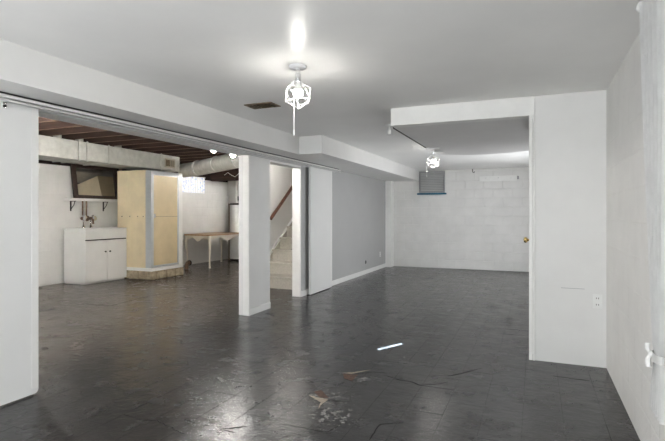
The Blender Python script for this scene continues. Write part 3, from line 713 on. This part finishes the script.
# ------------------------------------------------------------------ table
tx0, tx1, ty0, ty1, th = -7.58, -6.80, 8.95, 10.42, .775
t = thing('wooden_table', ((tx0 + tx1) / 2, (ty0 + ty1) / 2, 0), 'cream table with tan wooden top and curved legs under the lit window', 'table')
poly = []
for (x, y, a0) in ((tx1, ty0, -90), (tx1, ty1, 0), (tx0, ty1, 90), (tx0, ty0, 180)):
    r = .07; ccx = x - r if x > -7 else x + r; ccy = y + r if y < 9.5 else y - r
    for k in range(6):
        a = R(a0 + k * 18); poly.append((ccx + r * math.cos(a), ccy + r * math.sin(a)))
b = B(); b.prism(poly, 'Z', th - .03, th); b.build('tabletop', 'tabletop', t)
def scallop(a, b_, n=24):
    pts = [(a, th - .031)]
    for k in range(n + 1):
        u = k / n; pts.append((a + (b_ - a) * u, th - .11 - .035 * math.cos(u * 4 * math.pi) * (1 if .05 < u < .95 else 1) + .02 * math.cos(2 * math.pi * u)))
    pts.append((b_, th - .031)); return pts
for y in (ty0 + .05, ty1 - .07): b = B(); b.prism(scallop(tx0 + .09, tx1 - .09), 'Y', y, y + .02); b.build('apron', 'cream', t)
for x in (tx0 + .05, tx1 - .07): b = B(); b.prism(scallop(ty0 + .09, ty1 - .09, 36), 'X', x, x + .02); b.build('apron', 'cream', t)
for sx in (-1, 1):
    for sy in (-1, 1):
        px = (tx0 + .07) if sx < 0 else (tx1 - .07); py = (ty0 + .07) if sy < 0 else (ty1 - .07)
        prof = [(0, .745, .045), (.012, .68, .048), (.02, .60, .040), (.012, .48, .030), (0, .32, .023), (-.004, .16, .019), (.006, .06, .020), (.018, .02, .026), (.02, 0.0, .022)]
        B().tube([(px + sx * o * .8, py + sy * o * .8, z) for o, z, r in prof], [r for o, z, r in prof], 10).build('leg', 'cream', t, smooth=50)
# pipe stub by the shower
g = thing('pipe_stub', (-7.28, 8.72, 0), 'rusty iron drain stub on the floor between shower and table', 'pipe')
B().tube([(-7.28, 8.72, 0), (-7.28, 8.72, .10), (-7.28, 8.75, .13), (-7.28, 8.82, .13)], .045, 12).build('elbow', 'pipe', g, smooth=50)
B().tube([(-7.28, 8.80, .13), (-7.28, 8.83, .13)], .06, 12).build('flange', 'black', g, smooth=40)

# window with lace curtain
w = thing('window_1', (XL - .1, (WY0 + WY1) / 2, WZ0), 'small daylit basement window with a bluish lace curtain above the table', 'window'); w['kind'] = 'structure'
b = B(); b.box(XL - .14, XL - .08, WY0, WY0 + .04, WZ0, WZ1); b.box(XL - .14, XL - .08, WY1 - .04, WY1, WZ0, WZ1); b.box(XL - .14, XL - .08, WY0 + .04, WY1 - .04, WZ0, WZ0 + .03); b.box(XL - .14, XL - .08, WY0 + .04, WY1 - .04, WZ1 - .03, WZ1); b.box(XL - .13, XL - .09, (WY0 + WY1) / 2 - .015, (WY0 + WY1) / 2 + .015, WZ0 + .03, WZ1 - .03); b.build('window_frame', 'trim', w)
for a, b_ in ((WY0 + .04, (WY0 + WY1) / 2 - .015), ((WY0 + WY1) / 2 + .015, WY1 - .04)): B().box(XL - .115, XL - .105, a, b_, WZ0 + .03, WZ1 - .03).build('pane', 'daylight', w)
b = B(); n = 60; prev = None
for k in range(n + 1):
    y = WY0 - .02 + (WY1 - WY0 + .04) * k / n; x = XL + .035 + .012 * math.sin(k * 1.05)
    q = [b.bm.verts.new((x + e, y, z)) for e, z in ((0, 1.775), (0, 2.17), (.003, 2.17), (.003, 1.775))]
    if prev:
        for i in range(4): b.bm.faces.new((prev[i], q[i], q[(i + 1) % 4], prev[(i + 1) % 4]))
    prev = q
b.build('lace_curtain', 'lace', w, smooth=60)
B().tube([(XL + .035, WY0 - .05, 2.175), (XL + .035, WY1 + .05, 2.175)], .008, 8).build('curtain_wire', 'trim', w)

# water heater in the far corner
h = thing('water_heater', (-7.30, 10.83, 0), 'white cylindrical water heater in the far corner behind the table', 'water heater')
B().lathe((-7.30, 10.83, 0), [(.20, .06), (.23, .06), (.235, .07), (.235, 1.50), (.22, 1.53), (.05, 1.545)], 32).build('tank', 'heater', h, smooth=35)
B().lathe((-7.30, 10.83, 0), [(.225, 0), (.225, .06)], 32).build('base_ring', 'black', h, smooth=35)
B().lathe((-7.30, 10.83, 0), [(.237, 1.485), (.24, 1.49), (.24, 1.515), (.225, 1.535)], 32).build('top_band', 'black', h, smooth=35)
B().tube([(-7.39, 10.83, 1.52), (-7.39, 10.83, 2.40)], .016, 8).build('water_pipe', 'trim', h, smooth=50)
B().tube([(-7.25, 10.80, 1.52), (-7.25, 10.80, 2.41)], .035, 10).build('flue_pipe', 'black', h, smooth=50)
B().box(-7.285, -7.215, 10.74, 10.80, 1.60, 1.72, bev=.01).build('valve', 'black', h)
tag(B().box(-7.66, -7.58, 10.86, 11.10, 0.001, 1.53, bev=.004).build('leaning_board', 'board'), 'grey-brown plank standing in the corner left of the water heater', 'board')  # narrow grey-brown upright left of the heater

# ------------------------------------------------------------------ curtain on the right wall
XC = 0.462
rod = thing('curtain_rod', (XC, 1.5, 2.19), 'white curtain rod with round end knob high on the right wall', 'curtain rod')
B().tube([(XC, 0.3, 2.205), (XC, 2.58, 2.205)], .010, 10).build('rod', 'plastic', rod, smooth=50)
B().sphere((XC, 2.60, 2.205), .030, 14).build('finial', 'plastic', rod, smooth=60)
for y in (0.5, 2.50): B().box(XC - .006, XR - .005, y - .006, y + .006, 2.196, 2.214).build('bracket', 'plastic', rod)
cu = thing('curtain', (XC, 2.3, .1), 'pale grey curtain tied back low on the right wall at the picture edge', 'curtain')
def cloth(rows, n, seedv):
    b = B(); g = []
    for (z, ya_, yb_, amp, xo) in rows:
        row = []
        for k in range(n + 1):
            u = k / n; row.append(b.bm.verts.new((XC + xo + amp * math.sin(u * 6 * 2 * math.pi + seedv + .5 * math.sin(z * 3)) , ya_ + (yb_ - ya_) * u, z)))
        g.append(row)
    for i in range(len(g) - 1):
        for k in range(n): b.bm.faces.new((g[i][k], g[i][k + 1], g[i + 1][k + 1], g[i + 1][k]))
    bm2 = bmesh.ops.solidify(b.bm, geom=b.bm.faces[:], thickness=.002)
    return b
rows = []
for i in range(15):
    f = i / 14; z = 2.19 - f * (2.19 - .70)
    ya_ = 2.08 + (2.30 - 2.08) * f ** 1.6; yb_ = 2.575 - (2.575 - 2.42) * f ** 1.3
    rows.append((z, ya_, yb_, .026 * (1 - .45 * f), 0.0 + .012 * f))
rows.append((.66, 2.315, 2.405, .012, .014)); rows.append((.64, 2.315, 2.405, .012, .014))
for i in range(1, 8):
    f = i / 7; rows.append((.64 - f * .22, 2.315 - .10 * f ** .6, 2.405 + .035 * f ** .5, .012 + .014 * f, .014))
cloth(rows, 84, .4).build('cloth', 'fabric', cu, smooth=60)
b = B(); ring = []
for z in (.632, .668):
    for rr in (1.0, 1.12): ring.append([b.bm.verts.new((XC + .014 + .020 * rr * math.cos(a), 2.36 + .054 * rr * math.sin(a), z)) for a in [k * math.pi / 14 for k in range(28)]])
for p, q in ((0, 1), (1, 3), (3, 2), (2, 0)):
    for k in range(28): b.bm.faces.new((ring[p][k], ring[p][(k + 1) % 28], ring[q][(k + 1) % 28], ring[q][k]))
b.build('tie_band', 'blindslat', cu, smooth=50)
B().sphere((XC - .010, 2.395, .652), .013, 12, (0.7, 1.0, 1.1)).build('tie_knot', 'plastic', cu, smooth=60)
for dy, dz_ in ((.022, .040), (-.004, -.052), (.018, -.046)):
    B().tube([(XC - .012, 2.397, .652), (XC - .020, 2.397 + dy * .6, .652 + dz_ * .5), (XC - .018, 2.397 + dy, .652 + dz_)], [.005, .009, .011], 6).build('tie_tail', 'plastic', cu, smooth=40)
